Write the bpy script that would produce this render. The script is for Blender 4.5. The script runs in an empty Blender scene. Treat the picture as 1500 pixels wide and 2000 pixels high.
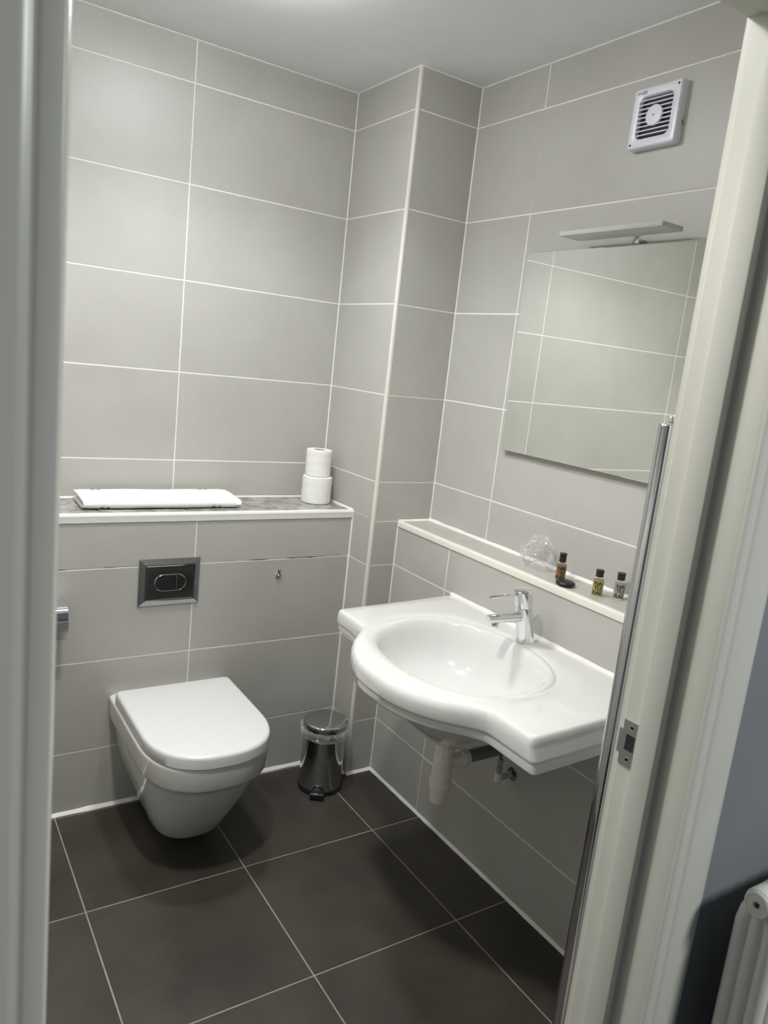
import bpy, bmesh, math, random
from mathutils import Matrix, Vector, noise

# ------------------------------------------------------------------ camera
scene = bpy.context.scene
COL = scene.collection
yaw, pitch, roll = 0.5893, -0.1940, 0.1105
F = Vector((math.sin(yaw) * math.cos(pitch), math.cos(yaw) * math.cos(pitch), math.sin(pitch)))
R0 = Vector((math.cos(yaw), -math.sin(yaw), 0))
U0 = R0.cross(F)
RX = math.cos(roll) * R0 + math.sin(roll) * U0
UP = -math.sin(roll) * R0 + math.cos(roll) * U0
cam_data = bpy.data.cameras.new('camera')
cam = bpy.data.objects.new('camera', cam_data)
COL.objects.link(cam)
cam.matrix_world = Matrix(((RX.x, UP.x, -F.x, -1.415), (RX.y, UP.y, -F.y, -2.1816), (RX.z, UP.z, -F.z, 1.5213), (0, 0, 0, 1)))
cam_data.sensor_fit = 'VERTICAL'
cam_data.sensor_height = 36.0
cam_data.lens = 1485.16 / 2000 * 36.0
cam_data.clip_start = 0.02
cam_data.dof.use_dof = True
cam_data.dof.focus_distance = 2.3
cam_data.dof.aperture_fstop = 8.0
scene.camera = cam

# ------------------------------------------------------------------ world, lights, exposure
world = bpy.data.worlds.new('world')
scene.world = world
world.use_nodes = True
world.node_tree.nodes['Background'].inputs[0].default_value = (0.80, 0.90, 1.0, 1)
world.node_tree.nodes['Background'].inputs[1].default_value = 0.11
scene.view_settings.view_transform = 'Standard'
scene.view_settings.look = 'None'
scene.view_settings.exposure = 0.0
scene.view_settings.gamma = 1.0
scene.view_settings.use_curve_mapping = False
scene.cycles.use_denoising = True
scene.cycles.max_bounces = 14
scene.cycles.diffuse_bounces = 8
scene.cycles.transparent_max_bounces = 16
scene.cycles.sample_clamp_indirect = 6.0

CEIL = 2.4383
# round ceiling lamps: position, radius, radiance of the opal cover, colour, downward beams as (power, cone); their shells are built at the end of the script
DOWNLIGHTS = [((-0.65, -0.31), 0.095, 69.0, (0.955, 0.975, 1.0), [(26, 140)]),
              ((-1.42, -0.26), 0.080, 21.0, (1.0, 0.985, 0.955), [(7, 140)]),
              ((-1.02, -1.02), 0.080, 32.0, (1.0, 0.985, 0.955), [(43, 140), (34, 72)])]
for (lx, ly), lr, lum, col, beams in DOWNLIGHTS:
    for e, cone in beams:
        ld = bpy.data.lights.new('lamp_beam', 'SPOT')
        ld.energy = e
        ld.color = col
        ld.spot_size = math.radians(cone)
        ld.spot_blend = 0.55 if cone > 100 else 0.7
        ld.shadow_soft_size = 0.06
        lo = bpy.data.objects.new('lamp_beam', ld)
        lo.location = (lx, ly, CEIL - 0.10)
        COL.objects.link(lo)
hall = bpy.data.lights.new('hall_lamp', 'AREA')
hall.shape = 'DISK'
hall.size = 0.35
hall.energy = 36
hall.color = (0.97, 1.0, 0.99)
ho = bpy.data.objects.new('hall_lamp', hall)
ho.location = (0.15, -3.1, 2.36)
ho.rotation_euler = (math.radians(18), 0, 0)
COL.objects.link(ho)

# ------------------------------------------------------------------ helpers
random.seed(7)


def link(name, mesh, mat=None, parent=None, loc=None):
    o = bpy.data.objects.new(name, mesh)
    if mat is not None and len(mesh.materials) == 0:
        mesh.materials.append(mat)
    COL.objects.link(o)
    if parent is not None:
        o.parent = parent
    if loc is not None:
        o.location = loc
    return o


def smooth_by_angle(me, deg=35):
    me.shade_smooth()
    try:
        me.set_sharp_from_angle(angle=math.radians(deg))
    except Exception:
        pass


def obj(name, bm, mat, parent=None, smooth=None, loc=None):
    bmesh.ops.recalc_face_normals(bm, faces=bm.faces[:])
    me = bpy.data.meshes.new(name)
    bm.to_mesh(me)
    bm.free()
    if smooth:
        smooth_by_angle(me, smooth)
    return link(name, me, mat, parent, loc)


def thing(name, label, cat, loc=(0, 0, 0), group=None):
    o = bpy.data.objects.new(name, None)
    o.empty_display_size = 0.05
    COL.objects.link(o)
    o.location = loc
    o['label'] = label
    o['category'] = cat
    if group:
        o['group'] = group
    return o


def tag(o, label, cat, group=None):
    o['label'] = label
    o['category'] = cat
    if group:
        o['group'] = group
    return o


def struct(o):
    o['kind'] = 'structure'
    return o


def box(bm, a, b, bev=0.0, seg=2):
    x0, y0, z0 = [min(p, q) for p, q in zip(a, b)]
    x1, y1, z1 = [max(p, q) for p, q in zip(a, b)]
    vs = [bm.verts.new(p) for p in ((x0, y0, z0), (x1, y0, z0), (x1, y1, z0), (x0, y1, z0), (x0, y0, z1), (x1, y0, z1), (x1, y1, z1), (x0, y1, z1))]
    fs = [bm.faces.new([vs[i] for i in f]) for f in ((3, 2, 1, 0), (4, 5, 6, 7), (0, 1, 5, 4), (1, 2, 6, 5), (2, 3, 7, 6), (3, 0, 4, 7))]
    if bev > 0:
        es = list({e for f in fs for e in f.edges})
        bmesh.ops.bevel(bm, geom=es, offset=bev, segments=seg, profile=0.5, affect='EDGES')


def loft(bm, rings, cap0=True, cap1=True, closed=True):
    rows = [[bm.verts.new(p) for p in r] for r in rings]
    n = len(rows[0])
    for a, b in zip(rows, rows[1:]):
        for i in range(n if closed else n - 1):
            j = (i + 1) % n
            bm.faces.new((a[i], a[j], b[j], b[i]))
    if closed and cap0:
        bm.faces.new(rows[0][::-1])
    if closed and cap1:
        bm.faces.new(rows[-1])
    return rows


def lathe(bm, prof, n=40, c=(0, 0, 0), axis='z', cap0=True, cap1=True):
    rings = []
    for r, h in prof:
        ring = []
        for i in range(n):
            t = 2 * math.pi * i / n
            a, b = r * math.cos(t), r * math.sin(t)
            if axis == 'z':
                p = (c[0] + a, c[1] + b, c[2] + h)
            elif axis == 'x':
                p = (c[0] + h, c[1] + a, c[2] + b)
            else:
                p = (c[0] + b, c[1] + h, c[2] + a)
            ring.append(p)
        rings.append(ring)
    loft(bm, rings, cap0, cap1)


def tube(bm, pts, r, n=16, caps=True):
    pts = [Vector(p) for p in pts]
    rs = r if isinstance(r, (list, tuple)) else [r] * len(pts)
    up = Vector((0, 0, 1))
    if any(abs((q - p).normalized().z) > 0.8 for p, q in zip(pts, pts[1:])):
        up = Vector((1, 0.05, 0)).normalized()
    rings = []
    for i, p in enumerate(pts):
        d = (pts[min(i + 1, len(pts) - 1)] - pts[max(i - 1, 0)]).normalized()
        a = d.cross(up).normalized()
        b = a.cross(d).normalized()
        rings.append([p + rs[i] * (math.cos(2 * math.pi * k / n) * a + math.sin(2 * math.pi * k / n) * b) for k in range(n)])
    loft(bm, rings, caps, caps)


def prism(bm, poly, z0, z1, bev=0.0, seg=2):
    """poly: list of (x, y); extruded along z."""
    lo = [bm.verts.new((x, y, z0)) for x, y in poly]
    hi = [bm.verts.new((x, y, z1)) for x, y in poly]
    n = len(poly)
    fb, ft = bm.faces.new(lo[::-1]), bm.faces.new(hi)
    for i in range(n):
        bm.faces.new((lo[i], lo[(i + 1) % n], hi[(i + 1) % n], hi[i]))
    if bev > 0:
        bmesh.ops.bevel(bm, geom=list(ft.edges), offset=bev, segments=seg, profile=0.5, affect='EDGES')


def rrect(w, h, r, n=6, cx=0, cy=0):
    out = []
    for sx, sy, a0 in ((1, 1, 0), (-1, 1, 90), (-1, -1, 180), (1, -1, 270)):
        for k in range(n + 1):
            t = math.radians(a0 + 90 * k / n)
            out.append((cx + sx * (w / 2 - r) + r * math.cos(t), cy + sy * (h / 2 - r) + r * math.sin(t)))
    return out


# ------------------------------------------------------------------ materials
def mat(name, color, rough=0.5, metal=0.0, **kw):
    m = bpy.data.materials.new(name)
    m.use_nodes = True
    p = m.node_tree.nodes['Principled BSDF']
    p.inputs['Base Color'].default_value = (*color, 1)
    p.inputs['Roughness'].default_value = rough
    p.inputs['Metallic'].default_value = metal
    for k, v in kw.items():
        p.inputs[k].default_value = v
    return m


def mottled(name, c0, c1, scale, rough, detail=6, bump=0.0, bump_scale=120, per_object=0.0, rough_var=0.0, stretch=(1, 1, 1), **kw):
    """Two-tone noise colour, optional fine relief, shifted from object to object."""
    m = mat(name, c0, rough, **kw)
    nt = m.node_tree
    p = nt.nodes['Principled BSDF']
    tc = nt.nodes.new('ShaderNodeTexCoord')
    oi = nt.nodes.new('ShaderNodeObjectInfo')
    add = nt.nodes.new('ShaderNodeVectorMath')
    add.operation = 'MULTIPLY_ADD'
    add.inputs[1].default_value = (17.0, 11.0, 23.0)
    nt.links.new(oi.outputs['Random'], add.inputs[0])
    nt.links.new(tc.outputs['Object'], add.inputs[2])
    mp = nt.nodes.new('ShaderNodeMapping')
    mp.inputs['Scale'].default_value = stretch
    nt.links.new(add.outputs[0], mp.inputs[0])
    nz = nt.nodes.new('ShaderNodeTexNoise')
    nz.inputs['Scale'].default_value = scale
    nz.inputs['Detail'].default_value = detail
    nz.inputs['Roughness'].default_value = 0.62
    nt.links.new(mp.outputs[0], nz.inputs['Vector'])
    cr = nt.nodes.new('ShaderNodeValToRGB')
    cr.color_ramp.elements[0].position = 0.32
    cr.color_ramp.elements[1].position = 0.70
    cr.color_ramp.elements[0].color = (*c0, 1)
    cr.color_ramp.elements[1].color = (*c1, 1)
    nt.links.new(nz.outputs['Fac'], cr.inputs[0])
    out = cr.outputs[0]
    if per_object:
        hs = nt.nodes.new('ShaderNodeHueSaturation')
        mr = nt.nodes.new('ShaderNodeMapRange')
        mr.inputs['To Min'].default_value = 1 - per_object
        mr.inputs['To Max'].default_value = 1 + per_object
        nt.links.new(oi.outputs['Random'], mr.inputs[0])
        nt.links.new(mr.outputs[0], hs.inputs['Value'])
        nt.links.new(out, hs.inputs['Color'])
        out = hs.outputs[0]
    nt.links.new(out, p.inputs['Base Color'])
    if rough_var:
        mr2 = nt.nodes.new('ShaderNodeMapRange')
        mr2.inputs['To Min'].default_value = rough - rough_var
        mr2.inputs['To Max'].default_value = rough + rough_var
        nt.links.new(nz.outputs['Fac'], mr2.inputs[0])
        nt.links.new(mr2.outputs[0], p.inputs['Roughness'])
    if bump:
        n2 = nt.nodes.new('ShaderNodeTexNoise')
        n2.inputs['Scale'].default_value = bump_scale
        n2.inputs['Detail'].default_value = 4
        nt.links.new(mp.outputs[0], n2.inputs['Vector'])
        bp = nt.nodes.new('ShaderNodeBump')
        bp.inputs['Strength'].default_value = bump
        bp.inputs['Distance'].default_value = 0.001
        nt.links.new(n2.outputs['Fac'], bp.inputs['Height'])
        nt.links.new(bp.outputs[0], p.inputs['Normal'])
    return m


M_TILE = mottled('wall_tile', (0.450, 0.442, 0.408), (0.490, 0.482, 0.448), 5.0, 0.42, bump=0.12, bump_scale=260, per_object=0.015, rough_var=0.05)
M_GROUT = mottled('wall_grout', (0.80, 0.785, 0.74), (0.86, 0.845, 0.80), 9.0, 0.8)
M_FLOOR = mottled('floor_tile', (0.031, 0.0265, 0.020), (0.060, 0.052, 0.041), 3.6, 0.55, detail=9, bump=0.25, bump_scale=420, per_object=0.05, rough_var=0.06)
M_FGROUT = mottled('floor_grout', (0.26, 0.235, 0.20), (0.36, 0.33, 0.28), 14.0, 0.85)
M_LEDGE = mottled('marble_tile', (0.150, 0.145, 0.130), (0.56, 0.545, 0.505), 20.0, 0.12, detail=10, per_object=0.05)
M_SHELF = mottled('shelf_tile', (0.45, 0.435, 0.39), (0.50, 0.48, 0.44), 6.0, 0.30, per_object=0.01)
M_CEIL = mottled('ceiling_paint', (0.84, 0.845, 0.85), (0.87, 0.875, 0.88), 8.0, 0.75, bump=0.05)
M_TRIM = mat('tile_trim_plastic', (0.72, 0.70, 0.64), 0.35)
M_TRIMW = mat('white_plastic_trim', (0.80, 0.80, 0.78), 0.30)
M_CREAM = mat('cream_trim_plastic', (0.78, 0.76, 0.68), 0.35)
M_SEAL = mottled('silicone_sealant', (0.80, 0.79, 0.76), (0.86, 0.85, 0.83), 40.0, 0.38)
M_CERAMIC = mat('white_ceramic', (0.73, 0.73, 0.715), 0.10, **{'Coat Weight': 0.5, 'Coat Roughness': 0.03})
M_SEAT = mat('white_seat_plastic', (0.74, 0.74, 0.735), 0.24)
M_CHROME = mat('chrome', (0.80, 0.81, 0.83), 0.07, 1.0)
M_DCHROME = mat('polished_steel', (0.55, 0.56, 0.57), 0.09, 1.0)
M_DKCHROME = mat('dark_chrome', (0.36, 0.37, 0.39), 0.08, 1.0)
M_BRUSHED = mat('brushed_steel', (0.50, 0.50, 0.49), 0.34, 1.0)
M_MIRROR = mat('mirror_silver', (0.90, 0.93, 0.885), 0.0, 1.0)
M_EDGE = mat('mirror_edge', (0.42, 0.46, 0.44), 0.25, 0.2)
M_BLACK = mat('black_plastic', (0.012, 0.012, 0.014), 0.38)
M_DARK = mat('dark_cavity', (0.02, 0.02, 0.024), 0.7)
M_PAINT = mottled('gloss_paint', (0.60, 0.60, 0.54), (0.64, 0.64, 0.58), 6.0, 0.30, bump=0.35, bump_scale=26, stretch=(1, 1, 0.12))
M_HALL = mottled('hall_wall_paint', (0.195, 0.208, 0.226), (0.215, 0.228, 0.246), 5.0, 0.7, bump=0.1)
M_CARPET = mottled('hall_carpet', (0.05, 0.05, 0.055), (0.08, 0.08, 0.085), 90.0, 0.95, bump=0.4, bump_scale=400)
M_RAD = mat('radiator_enamel', (0.70, 0.70, 0.66), 0.35)
M_PIPE = mat('waste_plastic', (0.76, 0.74, 0.66), 0.38)
M_PIPEG = mat('grey_pipe', (0.16, 0.16, 0.17), 0.42)
M_TOWEL = mottled('terry_cotton', (0.82, 0.82, 0.80), (0.88, 0.88, 0.86), 60.0, 0.95, bump=0.9, bump_scale=900)
M_PAPER = mottled('tissue_paper', (0.82, 0.82, 0.79), (0.87, 0.87, 0.84), 30.0, 0.9, bump=0.5, bump_scale=300, stretch=(0.4, 0.4, 3))
M_CORE = mat('cardboard_core', (0.30, 0.25, 0.19), 0.9)
M_FAN = mat('fan_plastic', (0.76, 0.77, 0.84), 0.30)
M_INK = mat('black_ink', (0.012, 0.011, 0.011), 0.5)
M_LOGO = mat('violet_ink', (0.33, 0.31, 0.42), 0.5)
M_FROST = mat('frosted_acrylic', (0.66, 0.66, 0.62), 0.42, **{'Transmission Weight': 0.25, 'IOR': 1.2})


def liquid(name, color):
    m = mat(name, color, 0.06)
    p = m.node_tree.nodes['Principled BSDF']
    p.inputs['Transmission Weight'].default_value = 0.25
    p.inputs['IOR'].default_value = 1.38
    return m


def film(name, opacity, color=(0.9, 0.9, 0.9)):
    """Thin clear plastic film: mostly lets light straight through, with bright glints."""
    m = bpy.data.materials.new(name)
    m.use_nodes = True
    nt = m.node_tree
    nt.nodes.clear()
    out = nt.nodes.new('ShaderNodeOutputMaterial')
    tr = nt.nodes.new('ShaderNodeBsdfTransparent')
    gl = nt.nodes.new('ShaderNodeBsdfGlossy')
    gl.inputs['Roughness'].default_value = 0.12
    df = nt.nodes.new('ShaderNodeBsdfDiffuse')
    df.inputs['Color'].default_value = (*color, 1)
    m1 = nt.nodes.new('ShaderNodeMixShader')
    m1.inputs[0].default_value = 0.55
    nt.links.new(gl.outputs[0], m1.inputs[1])
    nt.links.new(df.outputs[0], m1.inputs[2])
    lw = nt.nodes.new('ShaderNodeLayerWeight')
    lw.inputs['Blend'].default_value = 0.35
    mr = nt.nodes.new('ShaderNodeMapRange')
    mr.inputs['To Min'].default_value = opacity
    mr.inputs['To Max'].default_value = min(1.0, opacity * 2.6)
    nt.links.new(lw.outputs['Facing'], mr.inputs[0])
    m2 = nt.nodes.new('ShaderNodeMixShader')
    nt.links.new(mr.outputs[0], m2.inputs[0])
    nt.links.new(tr.outputs[0], m2.inputs[1])
    nt.links.new(m1.outputs[0], m2.inputs[2])
    nt.links.new(m2.outputs[0], out.inputs[0])
    return m


M_FILM = film('clear_film', 0.15)
M_LINER = film('bin_liner_film', 0.24, (0.80, 0.80, 0.82))
M_AMBER = liquid('amber_gel', (0.56, 0.30, 0.13))
M_YELLOW = liquid('yellow_gel', (0.74, 0.66, 0.24))
M_CLEAR = liquid('clear_lotion', (0.74, 0.74, 0.68))
M_GLASS = mat('clear_bottle_plastic', (0.97, 0.97, 0.96), 0.03, **{'Transmission Weight': 1.0, 'IOR': 1.12})

# ------------------------------------------------------------------ room shell
XW, XS, YBACK, YBOX = 0.249, 0.110, 0.387, 0.135       # right wall, lower right boxing, back wall, cistern boxing
XL, YF = -1.78, -1.485                                 # left wall, inside of the doorway wall
Z8 = 0.2126
ROW = [Z8 + 0.3 * k for k in range(8)]                 # grout lines L8 .. L1
LEDGE, SHELF = 0.982, 0.9715
GAP = 0.0040
tile_cache = {}


def tile_mesh(w, h, m, t=0.006, ch=0.0009):
    key = (round(w, 4), round(h, 4), m.name)
    if key in tile_cache:
        return tile_cache[key]
    bm = bmesh.new()
    lo, mid, hi = [], [], []
    for z, ins, dst in ((-t, 0, lo), (-ch, 0, mid), (0, ch, hi)):
        for sx, sy in ((-1, -1), (1, -1), (1, 1), (-1, 1)):
            dst.append(bm.verts.new((sx * (w / 2 - ins), sy * (h / 2 - ins), z)))
    for a, b in ((lo, mid), (mid, hi)):
        for i in range(4):
            bm.faces.new((a[i], a[(i + 1) % 4], b[(i + 1) % 4], b[i]))
    bm.faces.new(hi)
    bm.faces.new(lo[::-1])
    me = bpy.data.meshes.new('tile')
    bm.to_mesh(me)
    bm.free()
    me.materials.append(m)
    tile_cache[key] = me
    return me


FRAME = {'-y': (Vector((1, 0, 0)), Vector((0, 0, 1))), '-x': (Vector((0, -1, 0)), Vector((0, 0, 1))), '+z': (Vector((1, 0, 0)), Vector((0, 1, 0))),
         '+x': (Vector((0, 1, 0)), Vector((0, 0, 1))), '+y': (Vector((-1, 0, 0)), Vector((0, 0, 1)))}


def tile(parent, facing, plane, a0, a1, b0, b1, m=None, gap=GAP, name='tile'):
    """One tile on a wall: a is the horizontal world span, b the other span; shrunk by half a joint all round."""
    m = m or M_TILE
    w, h = abs(a1 - a0) - gap, abs(b1 - b0) - gap
    if w < 0.004 or h < 0.004:
        return
    ex, ey = FRAME[facing]
    ez = ex.cross(ey)
    ca, cb = (a0 + a1) / 2, (b0 + b1) / 2
    if facing in ('-y', '+y'):
        c = Vector((ca, plane, cb))
    elif facing in ('-x', '+x'):
        c = Vector((plane, ca, cb))
    else:
        c = Vector((ca, cb, plane))
    o = link(name, tile_mesh(w, h, m), None, parent)
    rot = Matrix((ex, ey, ez)).transposed().to_4x4()
    jit = random.uniform(-0.00025, 0.00025)
    tilt = Matrix.Rotation(random.uniform(-0.0006, 0.0006), 4, 'X') @ Matrix.Rotation(random.uniform(-0.0006, 0.0006), 4, 'Y')
    o.matrix_world = Matrix.Translation(c + ez * jit) @ rot @ tilt
    return o


REC = 0.0009                                            # grout sits this far behind the tile faces


def slab(name, a, b, m, parent=None):
    bm = bmesh.new()
    box(bm, a, b)
    return struct(obj(name, bm, m, parent))


# back wall (above the boxing)
wall_back = slab('wall_back', (XL - 0.1, YBACK + REC, 0), (XW + 0.1, YBACK + 0.12, CEIL + 0.05), M_GROUT)
BV = [XL, -1.538, -0.587, 0.0]
zr = [LEDGE] + ROW[3:] + [CEIL]
for za, zb in zip(zr, zr[1:]):
    for xa, xb in zip(BV, BV[1:]):
        tile(wall_back, '-y', YBACK, xa, xb, za, zb)
# pipe column in the corner
wall_column = slab('wall_column', (REC, REC, 0), (XW + 0.05, YBACK + 0.01, CEIL + 0.01), M_GROUT)
zr = [0.0] + ROW + [CEIL]
for za, zb in zip(zr, zr[1:]):
    y1 = YBACK if zb > LEDGE + 0.02 else YBOX
    if za < LEDGE < zb:
        tile(wall_column, '-x', 0.0, 0.004, YBOX, za, LEDGE, gap=0.002)
        tile(wall_column, '-x', 0.0, 0.004, YBACK, LEDGE - 0.002, zb)
    else:
        tile(wall_column, '-x', 0.0, 0.004, y1, za, zb)
    if za < SHELF < zb:
        tile(wall_column, '-y', 0.0, 0.004, XS, za, SHELF, gap=0.002)
        tile(wall_column, '-y', 0.0, 0.004, XW, SHELF, zb)
    else:
        tile(wall_column, '-y', 0.0, 0.004, XW if za > SHELF - 0.1 else XS, za, zb)
# right wall above the narrow shelf
wall_right = slab('wall_right', (XW + REC, YF - 0.12, 0), (XW + 0.14, YBACK, CEIL + 0.05), M_GROUT)
RV = [0.0, -0.3145, -1.215, YF]
zr = [SHELF] + ROW[3:] + [CEIL]
for za, zb in zip(zr, zr[1:]):
    tight = abs(zb - ROW[7]) < 0.01
    for ya, yb in zip(RV, RV[1:]):
        sh = GAP / 2 - 0.0004
        if tight:                                       # this joint is closed up, almost no grout shows
            ya, yb = (ya + (sh if abs(ya + .3145) < .001 else 0)), (yb - (sh if abs(yb + .3145) < .001 else 0))
        tile(wall_right, '-x', XW, ya, yb, za, zb)
# lower right boxing with the shelf on top
wall_lower_right = slab('wall_lower_right', (XS + REC, YF, 0), (XW + 0.01, 0.004, SHELF - 0.006), M_GROUT)
LV = [0.0, -0.305, -1.205, YF]
zr = [0.0] + ROW[:3] + [SHELF - 0.019]
for za, zb in zip(zr, zr[1:]):
    for ya, yb in zip(LV, LV[1:]):
        tile(wall_lower_right, '-x', XS, ya, yb, za, zb)
for ya, yb in zip([0.0, -0.305, -1.205], [-0.305, -1.205, YF]):
    tile(wall_lower_right, '+z', SHELF, XS + 0.009, XW, ya, yb, M_SHELF, gap=0.0022, name='shelf_tile')
# cistern boxing behind the toilet
wall_lower_back = slab('wall_lower_back', (XL, YBOX + REC, 0), (0.004, YBACK + 0.01, LEDGE - 0.004), M_GROUT)
CV = [XL, -1.485, -0.583, 0.0]
zr = [0.0] + ROW[:3] + [LEDGE - 0.0265]
for za, zb in zip(zr, zr[1:]):
    for xa, xb in zip(CV, CV[1:]):
        tile(wall_lower_back, '-y', YBOX, xa, xb, za, zb)
for x0, x1, sd in ((-1.06, -0.765, 3.0), (-0.560, -0.02, 9.0)):            # cracked grout beside the flush plate
    bm = bmesh.new()
    n = int((x1 - x0) / .004)
    lo, hi = [], []
    for i in range(n + 1):
        x = x0 + (x1 - x0) * i / n
        w = max(0.0, noise.noise(Vector((x * 22, sd, 0.3))) + .12) * .0034 + .00015
        z = ROW[2] + .0013 + .0009 * noise.noise(Vector((x * 60, sd, 2.0)))
        lo.append(bm.verts.new((x, YBOX + .0002, z - w / 2)))
        hi.append(bm.verts.new((x, YBOX + .0002, z + w / 2)))
    for i in range(n):
        bm.faces.new((lo[i], lo[i + 1], hi[i + 1], hi[i]))
    obj('grout_crack', bm, M_DARK, wall_lower_back)
for xa, xb in zip([XL, -1.48, -1.18, -0.88, -0.605, -0.279], [-1.48, -1.18, -0.88, -0.605, -0.279, 0.0]):
    tile(wall_lower_back, '+z', LEDGE, xa, xb, YBOX + 0.006, YBACK - 0.002, M_LEDGE, gap=0.004, name='ledge_tile')
# floor of big dark tiles
floor = slab('floor', (XL - 0.1, YF - 0.14, -0.10), (XW + 0.1, YBACK, -0.0014), M_FGROUT)
FX = [XL, -1.443, -0.9905, -0.5378, -0.0851, XS]
FY = [YF, -1.240, -0.787, -0.333, 0.1205, YBOX]
for xa, xb in zip(FX, FX[1:]):
    for ya, yb in zip(FY, FY[1:]):
        tile(floor, '+z', 0.0, xa, xb, ya, yb, M_FLOOR, gap=0.0042)
ceiling = slab('ceiling', (XL - 0.1, YF - 0.02, CEIL), (XW + 0.12, YBACK + 0.1, CEIL + 0.10), M_CEIL)
wall_left = slab('wall_left', (XL - 0.12, YF - 0.02, 0), (XL - REC, YBACK, CEIL + 0.05), M_GROUT)
zr = [0.0] + ROW + [CEIL]
for za, zb in zip(zr, zr[1:]):
    for ya, yb in zip([YF, -0.81, YBACK], [-0.81, YBACK]):
        tile(wall_left, '+x', XL, ya, yb, za, zb)
# doorway wall, built as piers and lintel round the opening
JR, JL, HEAD = -0.473, -1.3154, 2.006                   # faces of the door lining
YH = -1.615                                             # hall side of the wall
wall_front = slab('wall_front', (JR + 0.03, YF, -0.01), (XW + 0.12, YF - 0.02, CEIL + 0.02), M_TILE)
bm = bmesh.new()
box(bm, (XL - 0.1, YF, -0.01), (JL - 0.03, YF - 0.02, CEIL + 0.02))
box(bm, (JL - 0.03, YF, HEAD + 0.03), (JR + 0.03, YF - 0.02, CEIL + 0.02))
obj('wall_panel', bm, M_TILE, wall_front)
wall_hall = slab('wall_hall', (JR + 0.03, YF - 0.02, -0.01), (1.6, YH, 2.6), M_HALL)
bm = bmesh.new()
box(bm, (-3.2, YF - 0.02, -0.01), (JL - 0.03, YH, 2.6))
box(bm, (JL - 0.03, YF - 0.02, HEAD + 0.03), (JR + 0.03, YH, 2.6))
obj('wall_panel', bm, M_HALL, wall_hall)
floor_hall = slab('floor_hall', (-3.2, -4.2, -0.10), (1.6, YF - 0.14, -0.004), M_CARPET)
baseboard_hall = slab('baseboard_hall', (JR + 0.11, YH, 0.0), (1.6, YH - 0.018, 0.14), M_PAINT)

# ------------------------------------------------------------------ trims and sealant lines
trim_no = [0]


def trim(bm, m, smooth=40):
    trim_no[0] += 1
    return struct(obj('trim_%d' % trim_no[0], bm, m, None, smooth))


def fillet(p0, p1, n1, n2, r, m=None, wob=0.0, shape=4):
    """Quarter bead of sealant along p0-p1 in the corner between faces with outward normals n1 and n2."""
    bm = bmesh.new()
    p0, p1, n1, n2 = Vector(p0), Vector(p1), Vector(n1), Vector(n2)
    n = max(2, int((p1 - p0).length / 0.03)) if wob else 2
    rings = []
    for i in range(n):
        c = p0.lerp(p1, i / (n - 1))
        rr = r * (1 + wob * noise.noise(c * 25))
        ring = [c - n1 * 0.0008 - n2 * 0.0008, c + n1 * rr - n2 * 0.0008]
        for k in range(1, shape):
            t = math.pi / 2 * k / shape
            ring.append(c + n1 * rr * (1 - math.sin(t) * 0.72) + n2 * rr * (1 - math.cos(t) * 0.72))
        ring.append(c + n2 * rr - n1 * 0.0008)
        rings.append(ring)
    loft(bm, rings)
    return trim(bm, m or M_SEAL)


X_, Y_, Z_ = Vector((1, 0, 0)), Vector((0, 1, 0)), Vector((0, 0, 1))
fillet((XL, YBOX, 0), (0, YBOX, 0), -Y_, Z_, 0.0105, wob=0.25)          # boxing to floor
fillet((0, YBOX, 0), (0, 0, 0), -X_, Z_, 0.008, wob=0.25)               # column side to floor
fillet((0, 0, 0), (XS, 0, 0), -Y_, Z_, 0.0105, wob=0.25)                # column front to floor
fillet((XS, 0, 0), (XS, YF, 0), -X_, Z_, 0.0085, wob=0.25)              # right boxing to floor
fillet((XL, YBACK, LEDGE), (0, YBACK, LEDGE), -Y_, Z_, 0.004)           # back of the ledge
fillet((0, YBACK, LEDGE), (0, YBOX, LEDGE), -X_, Z_, 0.006)
fillet((0, YBOX, 0), (0, YBOX, LEDGE - 0.02), -Y_, -X_, 0.005, wob=0.2)  # boxing against column
fillet((XW, 0, SHELF), (XW, YF, SHELF), -X_, Z_, 0.0085, wob=0.3)       # back of the shelf
fillet((XS, 0, SHELF), (XW, 0, SHELF), -Y_, Z_, 0.006, wob=0.2)
fillet((XS, 0, 0), (XS, 0, SHELF - 0.02), -X_, -Y_, 0.0035)
fillet((0, YBACK, LEDGE), (0, YBACK, CEIL), -X_, -Y_, 0.0028)
fillet((XW, 0, SHELF), (XW, 0, CEIL), -X_, -Y_, 0.0028)
for p0, p1, nn in (((XL, YBACK, CEIL), (0, YBACK, CEIL), -Y_), ((0, YBACK, CEIL), (0, 0, CEIL), -X_), ((0, 0, CEIL), (XW, 0, CEIL), -Y_), ((XW, 0, CEIL), (XW, YF, CEIL), -X_)):
    fillet(p0, p1, nn, -Z_, 0.0032, M_CEIL)
# rounded plastic trim on the outer corner of the column
bm = bmesh.new()
poly = [(0.010, 0.0), (0.010, -0.0006), (0.006, -0.0009)] + [(0.006 - 0.0069 * math.sin(math.radians(t)), 0.006 - 0.0069 * math.cos(math.radians(t))) for t in range(0, 91, 15)] + [(-0.0009, 0.010), (0.0, 0.010), (0.006, 0.006)]
prism(bm, poly, 0.0, CEIL)
trim(bm, M_TRIM)
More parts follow.
